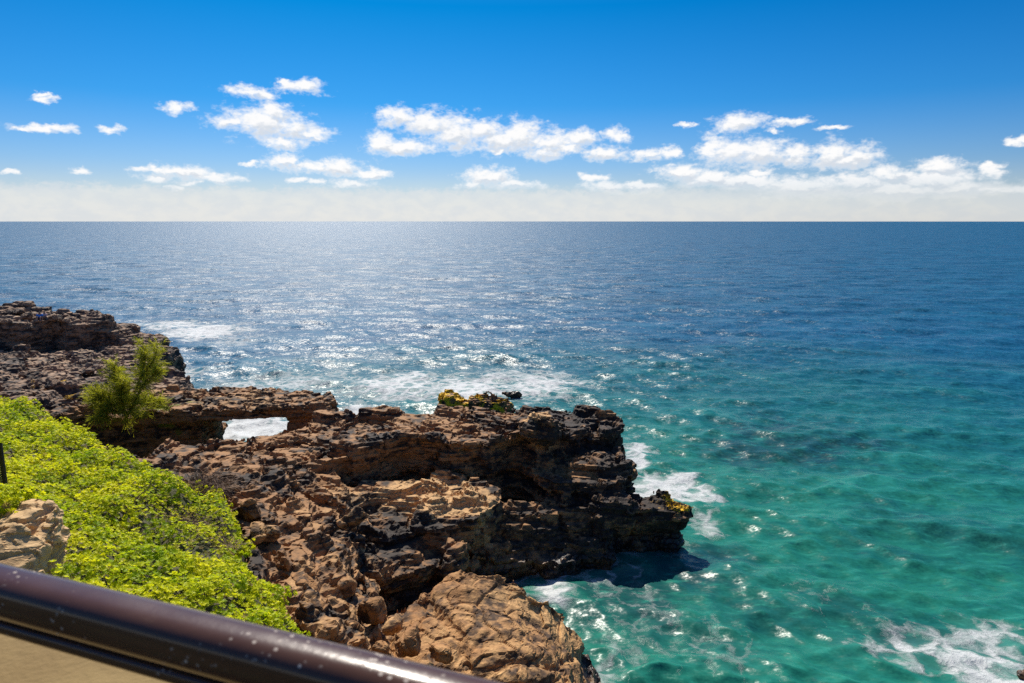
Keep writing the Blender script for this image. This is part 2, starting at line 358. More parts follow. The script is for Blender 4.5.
SLAB = np.array([(-3.9, 21.0), (-2.8, 22.3), (-1.6, 22.7), (1.2, 22.6), (2.4, 22.4), (3.0, 21.9), (3.3, 20.6), (3.1, 18.6), (2.5, 16.6), (-.5, 15.2), (-2.8, 15.8), (-3.6, 18.6)])
def slab(bm):
    st = .22
    for x in np.arange(-4, 3.5, st):
        ys = np.arange(15, 23, st); ins = poly_sd(np.full(len(ys), x), ys, SLAB) > 0
        for y in ys[ins]:
            z = np.interp(x, [-3.9, -1.7, -.1, 1.2, 2.0, 2.8, 3.3], [3.2, 3.75, 3.6, 3.0, 2.2, 1.2, .3]) - .17 * (22.6 - y) + .10 * math.sin(1.1 * x + .7 * y)
            e = st * .56; prism(bm, [(x - e, y - e, z), (x + e, y - e, z), (x + e, y + e, z), (x - e, y + e, z)], -1.6, 0)
me = rock_mesh('slab', slab, .14, .05, .6, .5, .26, 40., step=.45, relief=.75, terr=.12)
p = coords(me); attr(me, 'tan', spots(p, [(0, 20, 4, 4, .48), (1.2, 21.8, 2.0, 1.0, .75), (-1, 18, 1.5, 2, .6)])); attr(me, 'moss', np.zeros(len(p))); attr(me, 'grass', np.zeros(len(p)))
tag(link('boulder', me, M['lava_brown']), 'huge sunlit tan and orange boulder sloping into the water below the metal rail', 'boulder')

def chunk(name, c, s, seed, mat, v=.05, tan=.3, moss=0., rot=0., big=.5):
    """one angular loose rock: a ball cut by random planes, then weathered"""
    rg = np.random.default_rng(seed)
    bm = bmesh.new(); bmesh.ops.create_icosphere(bm, subdivisions=4, radius=1)
    v_ = np.array([q.co[:] for q in bm.verts])
    for k in range(15):
        nrm = rg.normal(size=3); nrm /= np.linalg.norm(nrm); d = rg.uniform(.38, .8)
        e = v_ @ nrm - d; v_ = v_ - np.maximum(e, 0)[:, None] * nrm
    v_ = v_ * np.array(s); cr, sr = math.cos(rot), math.sin(rot)
    v_ = np.c_[v_[:, 0] * cr - v_[:, 1] * sr, v_[:, 0] * sr + v_[:, 1] * cr, v_[:, 2]]
    for q, w in zip(bm.verts, v_): q.co = w
    me = bpy.data.meshes.new(name); bm.to_mesh(me); bm.free()
    me = voxel(me, v)
    p = coords(me); n = normals(me); q = p + np.array(c, np.float32) * 1.3 + seed
    f1, f2, rid, fac = worley(q * 1.3); d = .10 * (rid - .5) + .16 * fac - .05 * (1 - sst(0, .1, f2 - f1))
    f1, f2, rid2, fac2 = worley(q * 4.3); d += .03 * (rid2 - .5) + .05 * fac2 + .015 * ridged(q * 2.5, 3) - .015 + .01 * fbm(q * 8, 2)
    k = min(1.2, max(s)) * big * 2
    set_coords(me, p + n * (d * k)[:, None]); attr(me, 'chip', rid * .6 + rid2 * .4)
    attr(me, 'tan', np.full(len(p), tan)); attr(me, 'moss', moss * sst(-.1, .25, n[:, 2] + .3 * perlin(q * 2))); attr(me, 'grass', np.zeros(len(p)))
    me.polygons.foreach_set('use_smooth', np.zeros(len(me.polygons), bool))
    o = link(name, me, mat); o.location = c; return o

# seaweed-covered rocks in the surf behind the ledge
def at(px, py, z, dz=0): x, y = W(px, py, z); return (x, y, z + dz)
def moss_rock(px, py, z, outline, h, seed, m, label):
    c = W(px, py, z)
    def b(bm): prism(bm, [(c[0] + x, c[1] + y, z + dz) for x, y, dz in outline], -1, -.2)
    me = rock_mesh('mossy', b, .12, .06, .45, .8, .8, seed, step=.35, relief=.5)
    p = coords(me); k = fbm(p * 1.1 + seed, 3)
    attr(me, 'tan', np.zeros(len(p))); attr(me, 'grass', np.zeros(len(p))); attr(me, 'moss', np.clip(m + .9 * k, 0, 1) * sst(.4, .8, p[:, 2]))
    tag(link('mossy_rock', me, M['lava']), label, 'rock')
moss_rock(450, 394, 2.3, [(-1.0, -.5, -.1), (-.3, -.8, .0), (.9, -.4, -.3), (1.3, .4, -.4), (.2, .8, .1), (-.9, .5, .1)], 1.2, 3, .75, 'rock under bright yellow seaweed, the one closer to the rock arch')
moss_rock(488, 396, 2.2, [(-1.5, -.6, -.2), (-.2, -.9, .1), (1.0, -.6, -.1), (2.1, .1, -.6), (1.0, .8, .2), (-.4, .7, .5), (-1.4, .4, .1)], 1.2, 8, .45, 'dark jagged rock with yellow seaweed patches beside a small brown stone in the surf')
moss_rock(462, 400, 1.8, [(-1.2, -.4, -.1), (.6, -.6, 0), (1.8, -.2, -.1), (1.6, .5, -.2), (-.8, .6, 0)], .8, 15, .7, 'low yellow seaweed ledge sitting between two taller mossy rocks')
tag(chunk('surf_rock', at(511, 396, .1), (1.1, .5, .5), 9, M['lava'], .07, .3), 'small brown stone awash in white surf behind the headland', 'rock')
tag(chunk('surf_rock', (W(1024, 679, 0.2)[0] + .2, W(1024, 679, .2)[1], .1), (.42, .4, .5), 10, M['lava'], .05, 0), 'small dark wet rock in churning foam at the edge of the turquoise water', 'rock')
# stones that lie about between the bluff and the big boulder
LOOSE = [(410, 640, 3.7, .9, .6), (372, 612, 3.9, .7, .5), (352, 628, 3.9, .65, .45), (330, 640, 4.1, .6, .5), (318, 606, 4.4, .6, .45), (300, 578, 4.7, .65, .5), (345, 586, 4.0, .6, .45), (440, 652, 3.6, .55, .4),
         (262, 532, 5.4, .75, .6), (352, 520, 4.1, .85, .6), (378, 648, 3.9, .5, .4), (250, 508, 5.6, .8, .5), (395, 622, 3.8, .5, .4), (425, 668, 3.6, .5, .35)]
for k, (px, py, z, s, h) in enumerate(LOOSE):
    o = chunk('loose_stone', at(px, py, z, -.05), (s, s * random.uniform(.6, .9), h), 50 + k, M['lava_brown'] if k % 3 else M['lava'], .045, random.choice([0, .15, .3, .5]), 0, random.uniform(0, 3))
    tag(o, 'angular reddish brown stone lying among others between the shrubs and the big boulder', 'stone', 'loose stones below the shrubs')
FAR = [(12, 360, 3.6, 2.2, 1.1), (36, 375, 4.3, 1.2, .7), (50, 386, 4.6, 1.0, .6), (66, 384, 4.5, .8, .5), (22, 352, 3.6, 1.4, .9), (88, 372, 4.0, .9, .5), (75, 398, 4.7, .9, .5), (30, 396, 5.2, 1.0, .6), (120, 368, 3.8, .8, .4)]
for k, (px, py, z, s, h) in enumerate(FAR):
    o = chunk('shelf_stone', at(px, py, z), (s, s * .7, h), 90 + k, M['lava_far'], .1, random.choice([.1, .3]), .55 if k in (3, 6) else 0, random.uniform(0, 3))
    tag(o, 'weathered grey brown stone lying on the flat lava shelf beyond the shrubs', 'stone', 'stones on the lava shelf')
TOPS = [(14, 313, 6.4, 1.6, .8), (54, 318, 6.2, 1.0, .7), (60, 326, 5.2, 1.5, 1.3), (28, 316, 6.4, .8, .5)]
for k, (px, py, z, s, h) in enumerate(TOPS):
    o = chunk('shelf_stone', at(px, py, z), (s, s * .8, h), 120 + k, M['lava_far'], .1, .1, 0, random.uniform(0, 3))
    tag(o, 'rounded dark stone resting on the tall black lava outcrop near the seated people', 'stone', 'stones on the black outcrop')

# sandstone block by the rail
bx, by = W(40, 512, 10.0)
def block(bm):
    prism(bm, [(bx - 1.7, by + .3, 9.6), (bx - .7, by + .8, 9.95), (bx + .05, by + .6, 10.1), (bx + .22, by + .1, 9.9), (bx + .38, by - .7, 9.3), (bx + .5, by - 1.7, 8.6), (bx - .3, by - 2.2, 8.8), (bx - 1.3, by - 1.4, 9.3)], 6.5, -.15)
me = rock_mesh('block', block, .09, .035, .2, .45, .8, 60., step=.3, relief=.3, terr=.3)
p = coords(me); attr(me, 'tan', np.full(len(p), .3)); attr(me, 'moss', np.zeros(len(p))); attr(me, 'grass', np.zeros(len(p)))
tag(link('sandstone_rock', me, M['sandstone']), 'pale tan sandstone rock standing in the green shrubs just over the rail', 'rock')

# ------------------------------------------------------------------ shrubs
def leaf_material(name, a, b, dry, trans=.5):
    t = NT(name); v = t.attr('var'); d = t.attr('dry')
    c = t.mix(v, a, b); c = t.mix(d, c, dry)
    t.L(c, t.b.inputs['Base Color']); t.b.inputs['Roughness'].default_value = .5; t.b.inputs['Specular IOR Level'].default_value = .16
    tr = t.N('ShaderNodeBsdfTranslucent'); t.L(t.mix(.35, c, t.mix(v, (.30, .42, .01), (.62, .62, .02))), tr.inputs[0])
    mx = t.N('ShaderNodeMixShader'); mx.inputs[0].default_value = trans
    t.L(t.b.outputs[0], mx.inputs[1]); t.L(tr.outputs[0], mx.inputs[2]); t.L(mx.outputs[0], t.out.inputs[0])
    return t.m
M['naupaka'] = leaf_material('shrub_leaf', (.26, .38, .006), (.73, .71, .012), (.28, .17, .08), .5)
M['twig'] = NT('twig').m; M['twig'].node_tree.nodes['Principled BSDF'].inputs['Base Color'].default_value = (.13, .085, .06, 1)
def rosette():
    V = []; Fc = []
    for k in range(9):
        a = k * 2.4; up = .25 + .62 * (k / 8); L = 1.0 - .35 * k / 8; w = .24
        ca, sa = math.cos(a), math.sin(a)
        pts = [(0.05, 0, .02), (.62 * L, -w, .62 * L * up - .03), (1.0 * L, 0, .9 * L * up), (.62 * L, w, .62 * L * up - .03)]
        i = len(V); V += [(x * ca - y * sa, x * sa + y * ca, z) for x, y, z in pts]; Fc.append((i, i + 1, i + 2, i + 3))
    return np.array(V), np.array(Fc)
RV, RF = rosette()
def rosettes(name, P, N, scale, mat, var, dry, rng):
    n = len(P); up = N + rng.normal(scale=.38, size=(n, 3)) + np.array([0, 0, .35]); up /= np.linalg.norm(up, axis=1)[:, None]
    r = rng.normal(size=(n, 3)); u = np.cross(up, r); u /= np.linalg.norm(u, axis=1)[:, None]; w = np.cross(up, u)
    v = P[:, None] + scale[:, None, None] * (RV[None, :, 0, None] * u[:, None] + RV[None, :, 1, None] * w[:, None] + RV[None, :, 2, None] * up[:, None])
    f = (RF[None] + (np.arange(n) * len(RV))[:, None, None]).reshape(-1, 4)
    me = np_mesh(name, v.reshape(-1, 3), f)
    attr(me, 'var', np.repeat(np.clip(var, 0, 1), len(RV))); attr(me, 'dry', np.repeat(np.clip(dry, 0, 1), len(RV)))
    return me
def canopy_points(n, rng, xr, yr):
    x = rng.uniform(*xr, n); y = rng.uniform(*yr, n); sd = poly_sd(x, y) + .35 * perlin(np.c_[x, y, x * 0] * .9)
    k = sd > -.25; return x[k], y[k], sd[k]
rng = np.random.default_rng(7)
x, y, sd = canopy_points(215000, rng, (-36, -1.5), (6.5, 42))
s = x * .33 + y * .94
near = np.sqrt(x * x + y * y)
keep = (s > 3.0) & (near < 42) & (rng.random(len(x)) < np.clip(1.1 - near / 90, .4, 1)) & (x > -.92 * y - 4) & ~((np.hypot((x - bx + .35) / .95, (y - by + 1.0) / 2.0) < 1) & (y < by + .6))
x, y, sd = x[keep], y[keep], sd[keep]
gap = fbm(np.c_[x, y, x * 0] * .9 + 4, 3)
dryc = W(205, 482, 7.0); dry2 = W(175, 520, 7.3); dry3 = W(210, 550, 7.2)
dd = np.maximum.reduce([sst(1.0, .2, np.hypot((x - c[0]) / r, (y - c[1]) / r)) for c, r in ((dryc, 1.7), (dry2, 1.5), (dry3, 1.2))])
keep = (gap > -.75) & (rng.random(len(x)) > .62 * dd)
x, y, sd, gap, dd = x[keep], y[keep], sd[keep], gap[keep], dd[keep]
def canopy_full(x, y, sd):
    return canopy_z(x, y) + bumps(x, y) * 1.25 - .9 * sst(.35, -.3, sd)
lay = rng.random(len(x)) ** 2 * .38
z = canopy_full(x, y, sd) - lay + rng.normal(scale=.05, size=len(x))
e = .15; sdx = sd
gx = (canopy_full(x + e, y, sd) - canopy_full(x - e, y, sd)) / (2 * e); gy = (canopy_full(x, y + e, sd) - canopy_full(x, y - e, sd)) / (2 * e)
N = np.c_[-gx, -gy, np.ones(len(x))]; N /= np.linalg.norm(N, axis=1)[:, None]
var = .58 + .7 * fbm(np.c_[x, y, z] * .8 + 9, 3) + rng.normal(scale=.2, size=len(x))
dry = np.where(rng.random(len(x)) < .03 + .45 * dd, rng.uniform(.5, 1, len(x)), 0)
me = rosettes('shrubs', np.c_[x, y, z], N, rng.uniform(.06, .112, len(x)) * (1 - .25 * dd), M['naupaka'], var, dry, rng)
struct(link('shrub_cover', me, M['naupaka']), 'stuff')

def tubes(L, sides=4):
    """L: list of (points, r0, r1) -> verts, quads"""
    V = []; Fq = []
    for pts, r0, r1 in L:
        pts = [Vector(p) for p in pts]; b = len(V)
        for i, p in enumerate(pts):
            d = (pts[min(i + 1, len(pts) - 1)] - pts[max(i - 1, 0)]).normalized()
            u = d.orthogonal().normalized(); w = d.cross(u); r = r0 + (r1 - r0) * i / max(1, len(pts) - 1)
            for k in range(sides):
                a = 2 * math.pi * k / sides; V.append(p + r * (math.cos(a) * u + math.sin(a) * w))
        for i in range(len(pts) - 1):
            for k in range(sides):
                k2 = (k + 1) % sides; Fq.append((b + i * sides + k, b + i * sides + k2, b + (i + 1) * sides + k2, b + (i + 1) * sides + k))
    return np.array([tuple(v) for v in V]), np.array(Fq)

def shrub(px, py, z, rx, ry, rz, n, label, seed, dry=.03, sc=(.07, .12)):
    rg = np.random.default_rng(seed); c = Vector((*W(px, py, z), z))
    root = empty('shrub', c); tag(root, label, 'shrub')
    d = rg.normal(size=(n, 3)); d[:, 2] = np.abs(d[:, 2]) * 1.0 - .1; d /= np.linalg.norm(d, axis=1)[:, None]
    P = d * np.array([rx, ry, rz]) * (.72 + .3 * rg.random(n))[:, None] * (1 + .3 * fbm(d * 2.2 + seed, 2))[:, None]
    me = rosettes('foliage', P, d, rg.uniform(*sc, n), M['naupaka'], .55 + rg.normal(scale=.3, size=n), np.where(rg.random(n) < dry, 1, 0), rg)
    link('foliage', me, M['naupaka'], root)
    L = []
    for k in range(14):
        q = P[rg.integers(n)]; L.append(([(0, 0, -rz * .4), q * .5 + rg.normal(scale=.05, size=3), q], .02, .006))
    v, f = tubes(L); link('stem', np_mesh('stem', v, f, True), M['twig'], root)
shrub(-2, 514, 9.7, .72, .7, .6, 380, 'bright green leafy shrub hugging the pale sandstone rock beside the rail', 31)
shrub(262, 603, 6.5, .75, .7, .5, 200, 'low yellow green shrub sprawling on brown rock at the lower end of the slope', 32)
shrub(236, 552, 6.1, .55, .5, .4, 110, 'small isolated green shrub among reddish stones below the dry twigs', 33, .1)

# dry twiggy bush and a bare branch
def twiggy(name, c, n, L, label, cat, seed):
    rg = np.random.default_rng(seed); Lx = []
    for k in range(n):
        d = rg.normal(size=3); d[2] = abs(d[2]) * .8 + .15; d /= np.linalg.norm(d); q = np.array([0, 0, 0.]) + rg.normal(size=3) * [.3, .3, .05]; pts = [q]; l = L * rg.uniform(.5, 1)
        for s_ in range(4): d = d + rg.normal(scale=.28, size=3); d /= np.linalg.norm(d); q = q + d * l / 4; pts.append(q)
        Lx.append((pts, .012, .004))
        for s_ in range(3):
            b = pts[rg.integers(1, 4)]; e_ = d + rg.normal(scale=.8, size=3); e_ /= np.linalg.norm(e_); Lx.append(([b, b + e_ * l * .2, b + e_ * l * .38 + rg.normal(scale=.03, size=3)], .007, .003))
    v, f = tubes(Lx, 3); o = link(name, np_mesh(name, v, f), M['dry']); o.location = c; tag(o, label, cat)
t = NT('dry_twig'); t.L(t.mix(t.noise(t.pos(), 6, 3), (.10, .06, .04), (.30, .20, .13)), t.b.inputs['Base Color']); t.b.inputs['Roughness'].default_value = .9; M['dry'] = t.m
twiggy('dry_bush', at(208, 488, 6.9, -.1), 150, 1.1, 'leafless brown twiggy bush at the tip of the green slope above the lava', 'bush', 1)
twiggy('dry_bush', at(190, 530, 6.9, .1), 60, .8, 'thin brown twigs poking through green shrubs halfway down the slope', 'bush', 2)
twiggy('dry_bush', at(214, 556, 6.6, 0), 70, .8, 'greyish bare twigs on the ragged lower fringe of the shrubs', 'bush', 5)
b0 = Vector(at(131, 508, 8.0, 0)); v, f = tubes([([b0 - Vector((0, 0, .3)), b0 + Vector((.15, 0, .28)), b0 + Vector((.5, .1, .55)), b0 + Vector((.66, .1, .95))], .022, .01), ([b0 + Vector((.5, .1, .55)), b0 + Vector((.75, .1, .72))], .012, .006)], 6)
tag(link('dead_branch', np_mesh('branch', v, f, True), M['dry']), 'thin bare dead branch sticking up out of the green shrubs', 'branch')

# ------------------------------------------------------------------ feathery tree
def tree():
    rg = np.random.default_rng(21); base = Vector((*W(126, 414, 4.6), 4.6))
    k = base.y / F * .93       # metres per pixel at the tree
    root = empty('feathery_tree', base); tag(root, 'small feathery green tree leaning over the brown lava at the end of the arch', 'tree')
    def px(dx, dy, dd=0): return Vector((dx * k, dd, dy * k))
    mains = [[px(0, -8), px(-3, 18), px(-7, 38), px(-6, 58)], [px(0, -6), px(10, 20), px(18, 42, .3), px(22, 60, .5), px(20, 82, .6)], [px(14, 34, .2), px(24, 48, .4), px(34, 62, .4), px(38, 76, .4)], [px(0, -4), px(14, 18, -.3), px(30, 40, -.4), px(52, 54, -.5)],
             [px(0, 0), px(-14, 10, .4), px(-30, 14, .5), px(-44, 12, .6)], [px(0, 0), px(-12, 18, -.6), px(-24, 30, -.8)], [px(2, 0), px(16, 8, .5), px(34, 10, .6)], [px(0, -2), px(4, 22, -.5), px(8, 42, -.7)], [px(0, 0), px(-8, 8, -.8), px(-20, 2, -1.2)], [px(0, 0), px(14, 6, -.8), px(24, 24, -1.0)]]
    v, f = tubes([(m, .075 if i < 2 else .05, .014) for i, m in enumerate(mains)], 6)
    t = NT('tree_bark'); t.L(t.mix(t.noise(t.pos(), 9, 4), (.04, .028, .02), (.12, .085, .06)), t.b.inputs['Base Color']); t.b.inputs['Roughness'].default_value = .9
    link('trunk', np_mesh('trunk', v, f, True), t.m, root)
    V = []; Fc = []; var = []
    def spray(o, d, L, n=22):
        tone = rg.uniform(0, 1)
        for _ in range(n):
            s_ = o + d * L * rg.uniform(0, 1); e_ = d * .55 + np.array([rg.normal(scale=.55), rg.normal(scale=.55), rg.normal(scale=.4) + .25]); e_ /= np.linalg.norm(e_)
            l = rg.uniform(.16, .48); w = np.cross(e_, rg.normal(size=3)); w *= .011 / np.linalg.norm(w); b = len(V)
            tip = s_ + e_ * l + np.array([0, 0, -.25 * l])
            V.extend([s_ - w, s_ + w, tip + w * .5, tip - w * .5]); Fc.append((b, b + 1, b + 2, b + 3)); var.extend([tone * .6 + rg.uniform(0, .4)] * 4)
    wts = [110, 75, 60, 75, 110, 110, 85, 110, 80, 85]
    br = []
    for m, n in zip(mains, wts):
        pts = np.array([tuple(p) for p in m]); seg = np.linspace(0, len(pts) - 1, 200); P = np.c_[[np.interp(seg, np.arange(len(pts)), pts[:, j]) for j in range(3)]].T
        for _ in range(n):
            u = int(rg.triangular(60, 140, 199)) if m is mains[1] or m is mains[3] else int(rg.triangular(10, 110, 199)); o = P[u]; dr = P[min(u + 5, 199)] - P[u - 8]; dr = dr / np.linalg.norm(dr) + rg.normal(scale=.9, size=3) + [0, 0, .3]; dr /= np.linalg.norm(dr)
            L = rg.uniform(.35, 1.2) * (1.1 - .45 * u / 200); br.append(([o, o + dr * L * .55, o + dr * L + np.array([0, 0, -.05])], .011, .004)); spray(o + dr * L * .25, dr, L * .8, 20)
    v, f = tubes(br, 3); link('branch', np_mesh('branch', v, f), t.m, root)
    me = np_mesh('crown', np.array(V), np.array(Fc)); attr(me, 'var', np.array(var)); attr(me, 'dry', np.zeros(len(V)))
    link('crown', me, leaf_material('tree_needle', (.17, .19, .016), (.56, .50, .04), (.1, .1, .1), .55), root)
tree()

# ------------------------------------------------------------------ people on the far rock
def person(c, rz, shirt, legs, label):
    root = empty('person', c, rz); tag(root, label, 'person')
    def skin(name, pts, edges, rad, mat, sub=1):
        me = bpy.data.meshes.new(name); me.from_pydata(pts, edges, []); o = bpy.data.objects.new(name, me); COL.objects.link(o)
        m = o.modifiers.new('s', 'SKIN'); o.modifiers.new('b', 'SUBSURF').levels = sub
        for d, r in zip(me.skin_vertices[0].data, rad): d.radius = (r, r)
        me.skin_vertices[0].data[0].use_root = True
        r = bpy.data.meshes.new_from_object(o.evaluated_get(bpy.context.evaluated_depsgraph_get())); bpy.data.objects.remove(o)
        r.polygons.foreach_set('use_smooth', np.ones(len(r.polygons), bool)); r.materials.clear(); return link(name, r, mat, root)
    def flat(n, c_): t = NT(n); t.b.inputs['Base Color'].default_value = (*c_, 1); t.b.inputs['Roughness'].default_value = .8; return t.m
    sk = flat('skin', (.30, .17, .11))
    B = [(0, 0, .12), (0, .02, .35), (0, .03, .56), (0, .05, .66), (0, .04, .80), (-.19, .03, .56), (-.26, .14, .34), (-.2, .34, .30), (.19, .03, .56), (.26, .14, .34), (.2, .34, .30),
         (-.1, .02, .1), (-.13, .42, .36), (-.12, .5, -.02), (-.12, .64, -.04), (.1, .02, .1), (.13, .42, .36), (.12, .5, -.02), (.12, .64, -.04)]
    E_ = [(0, 1), (1, 2), (2, 3), (3, 4), (2, 5), (5, 6), (6, 7), (2, 8), (8, 9), (9, 10), (0, 11), (11, 12), (12, 13), (13, 14), (0, 15), (15, 16), (16, 17), (17, 18)]
    skin('body', B, E_, [.13, .13, .13, .055, .10, .065, .045, .035, .065, .045, .035, .09, .07, .05, .04, .09, .07, .05, .04], sk)
    skin('shirt', [(0, 0, .14), (0, .02, .35), (0, .03, .55), (-.19, .03, .55), (-.25, .12, .38), (.19, .03, .55), (.25, .12, .38)], [(0, 1), (1, 2), (2, 3), (3, 4), (2, 5), (5, 6)], [.155, .15, .145, .085, .07, .085, .07], flat('shirt', shirt))
    skin('shorts', [(0, 0, .08), (-.1, .04, .1), (-.13, .38, .33), (.1, .04, .1), (.13, .38, .33)], [(0, 1), (1, 2), (0, 3), (3, 4)], [.15, .11, .09, .11, .09], flat('shorts', legs))
    skin('hair', [(0, .0, .78), (0, .01, .87)], [(0, 1)], [.10, .085], flat('hair', (.02, .014, .01)))
def on(px, py, z): x, y = W(px, py, z); return (x, y, z)
person(on(40.5, 320, 6.5), R(200), (.03, .22, .62), (.02, .025, .04), 'seated person in a bright blue shirt on the black lava outcrop')
person(on(45.5, 319.5, 6.5), R(170), (.62, .42, .42), (.04, .04, .05), 'seated person in a pale pink top on the black lava outcrop')

# ------------------------------------------------------------------ wire fence end
def fence():
    bx_, by_ = W(6.5, 492, 8.9); root = empty('wire_fence', (bx_, by_, 8.75)); tag(root, 'dark wire mesh fence ending at a post in the green shrubs', 'fence')
    t = NT('dark_steel'); t.b.inputs['Base Color'].default_value = (.03, .026, .022, 1); t.b.inputs['Roughness'].default_value = .6; t.b.inputs['Metallic'].default_value = .4
    n = t.noise(t.pos(), 30, 4); t.L(t.ramp(n, .3, .7, .4, .8), t.b.inputs['Roughness'])
    dx, dy = -.96, .1
    for i in range(3):
        v, f = tubes([([(dx * i * 1.8, dy * i * 1.8, -.9), (dx * i * 1.8, dy * i * 1.8, 1.5)], .055, .055)], 8); link('post', np_mesh('post', v, f), t.m, root)
    v, f = tubes([([(0, 0, 1.42), (dx * 3.6, dy * 3.6, 1.42)], .028, .028)], 8); link('top_bar', np_mesh('bar', v, f), t.m, root)
    L = []
    for i in range(-24, 60):
        a = i * .062
        for sg in (1, -1):
            u0, u1 = a, a + sg * 1.35
            z0, z1 = .05, 1.4
            lo, hi = 0, 3.6
            if sg > 0:
                if u0 < lo: z0 += (lo - u0); u0 = lo
                if u1 > hi: z1 -= (u1 - hi); u1 = hi
            else:
                if u1 < lo: z1 -= (lo - u1); u1 = lo
                if u0 > hi: z0 += (u0 - hi); u0 = hi
            if z1 - z0 > .02: L.append(([(dx * u0, dy * u0, z0), (dx * u1, dy * u1, z1)], .011, .011))
    v, f = tubes(L, 4); link('wire_mesh', np_mesh('wires', v, f), t.m, root)
fence()

# ------------------------------------------------------------------ handrail and wall of the lookout
def rail():
    zt = H - .5
    p0 = Vector((*W(0, 562, zt), zt)); p1 = Vector((*W(508, 683, zt), zt)); d = (p1 - p0).normalized(); n = Vector((-d.y, d.x, 0))   # n points out to sea
    if n.y < 0: n = -n
    r = .033
    c = p0 + (p1 - p0) * .5 - Vector((0, 0, r * .3)) - n * r * .3
    root = empty('handrail', (c.x, c.y, zt - .3), math.atan2(d.y, d.x)); tag(root, 'glossy dark bronze metal handrail with pale specks running across the lookout edge', 'handrail')
    t = NT('bronze_paint'); P = t.N('ShaderNodeTexCoord').outputs['Object']
    base = t.mix(t.noise(P, 14, 5, .6), (.05, .022, .012), (.085, .039, .021))
    vo = t.N('ShaderNodeTexVoronoi', i_Scale=110.); t.L(t.scale(P, (.8, 1, 1)), vo.inputs['Vector'])
    sp = t.math('MULTIPLY', t.ramp(vo.outputs['Distance'], .34, .16), t.ramp(t.noise(P, 9, 4, .7), .55, .63))
    base = t.mix(t.math('MULTIPLY', sp, .8), base, (.50, .42, .34))
    base = t.mix(t.math('MULTIPLY', t.ramp(t.noise(t.scale(P, (1, 3, 3)), 9, 5, .7), .55, .8), .35), base, (.16, .10, .06))
    t.L(base, t.b.inputs['Base Color']); t.L(t.math('ADD', t.ramp(t.noise(P, 6, 5), .3, .7, .22, .34), t.math('MULTIPLY', sp, .5)), t.b.inputs['Roughness'])
    t.b.inputs['Specular IOR Level'].default_value = .14; t.b.inputs['Coat Weight'].default_value = .45; t.b.inputs['Coat Roughness'].default_value = .06
    t.L(t.bump(t.noise(P, 90, 3), .12, .002), t.b.inputs['Normal'])
    def bar(name, rr, cz, cy, L0, L1, sq=1.0, par=root):
        V = []; k = 40; Fq = []
        for i, xx in enumerate((L0, L1)):
            for j in range(k):
                a = 2 * math.pi * j / k; ca, sa = math.cos(a), math.sin(a)
                e_ = .75; yy = rr * sq * math.copysign(abs(ca) ** e_, ca); zz = rr * math.copysign(abs(sa) ** e_, sa)
                V.append((xx, cy + yy, cz + zz))
        for j in range(k): Fq.append((j, (j + 1) % k, k + (j + 1) % k, k + j))
        return link(name, np_mesh(name, np.array(V), np.array(Fq), True), t.m, par)
    bar('top_tube', r, .3 - r * .18 - r, 0, -9.0, 6.0)
    bar('lower_bar', .0125, .3 - 2.95 * r, .008, -9.0, 6.0, 1.5)
    for xx in (-8.6, -5.2, -1.85, 1.5, 4.85):
        v, f = tubes([([(xx, .005, -.15), (xx, .005, .3 - 2 * r)], .018, .018)], 12); link('post', np_mesh('post', v, f, True), t.m, root)
    # wall top under the rail
    V = []; w0, w1 = -.14, .40; h = -.10
    bm = bmesh.new(); bmesh.ops.create_cube(bm, size=1)
    for q in bm.verts: q.co = Vector((-1.5 + q.co.x * 15.4, (w0 + w1) / 2 + q.co.y * (w1 - w0), h - .55 + q.co.z * 1.1))
    bmesh.ops.bevel(bm, geom=bm.edges[:], offset=.015, segments=3, affect='EDGES')
    me = bpy.data.meshes.new('wall'); bm.to_mesh(me); bm.free()
    t2 = NT('tan_plaster'); P = t2.pos(); n1 = t2.noise(P, 3.5, 5, .6); n2 = t2.noise(P, 40, 4, .6)
    t2.L(t2.mix(t2.ramp(n1, .3, .7), t2.mix(n2, (.15, .092, .024), (.19, .12, .034)), t2.mix(n2, (.21, .14, .045), (.26, .175, .06))), t2.b.inputs['Base Color']); t2.b.inputs['Roughness'].default_value = .9
    t2.L(t2.bump(n2, .5, .01), t2.b.inputs['Normal'])
    o = link('parapet_wall', me, t2.m); o.location = root.location; o.rotation_euler = root.rotation_euler
    tag(o, 'low tan plaster wall under the dark bronze handrail', 'wall')
rail()

# ------------------------------------------------------------------ sea
def wash_map(x0=-66, x1=14, y0=12, y1=84, st=.2):
    """distance from the rocks' waterline, for the ring of foam round them"""
    nx, ny = int((x1 - x0) / st), int((y1 - y0) / st); m = np.full((ny, nx), 9., np.float32)
    for o in bpy.data.objects:
        if o.type != 'MESH' or o.parent or o.name.split('.')[0] not in ('rock_headland', 'rock_arch', 'rock_platform', 'rock_cliff', 'boulder', 'mossy_rock', 'surf_rock'): continue
        p = coords(o.data) + np.array(o.location, np.float32); p = p[np.abs(p[:, 2]) < .25]
        i = ((p[:, 0] - x0) / st).astype(int); j = ((p[:, 1] - y0) / st).astype(int); k = (i >= 0) & (i < nx) & (j >= 0) & (j < ny); m[j[k], i[k]] = 0
    for _ in range(24):
        for ax in (0, 1):
            for d in (1, -1): m = np.minimum(m, np.roll(m, d, ax) + st)
    def f(x, y):
        i = ((x - x0) / st).astype(int); j = ((y - y0) / st).astype(int); k = (i >= 0) & (i < nx) & (j >= 0) & (j < ny)
        r = np.full(len(x), 9., np.float32); r[k] = m[j[k], i[k]]; return r
    return f
wash = wash_map()
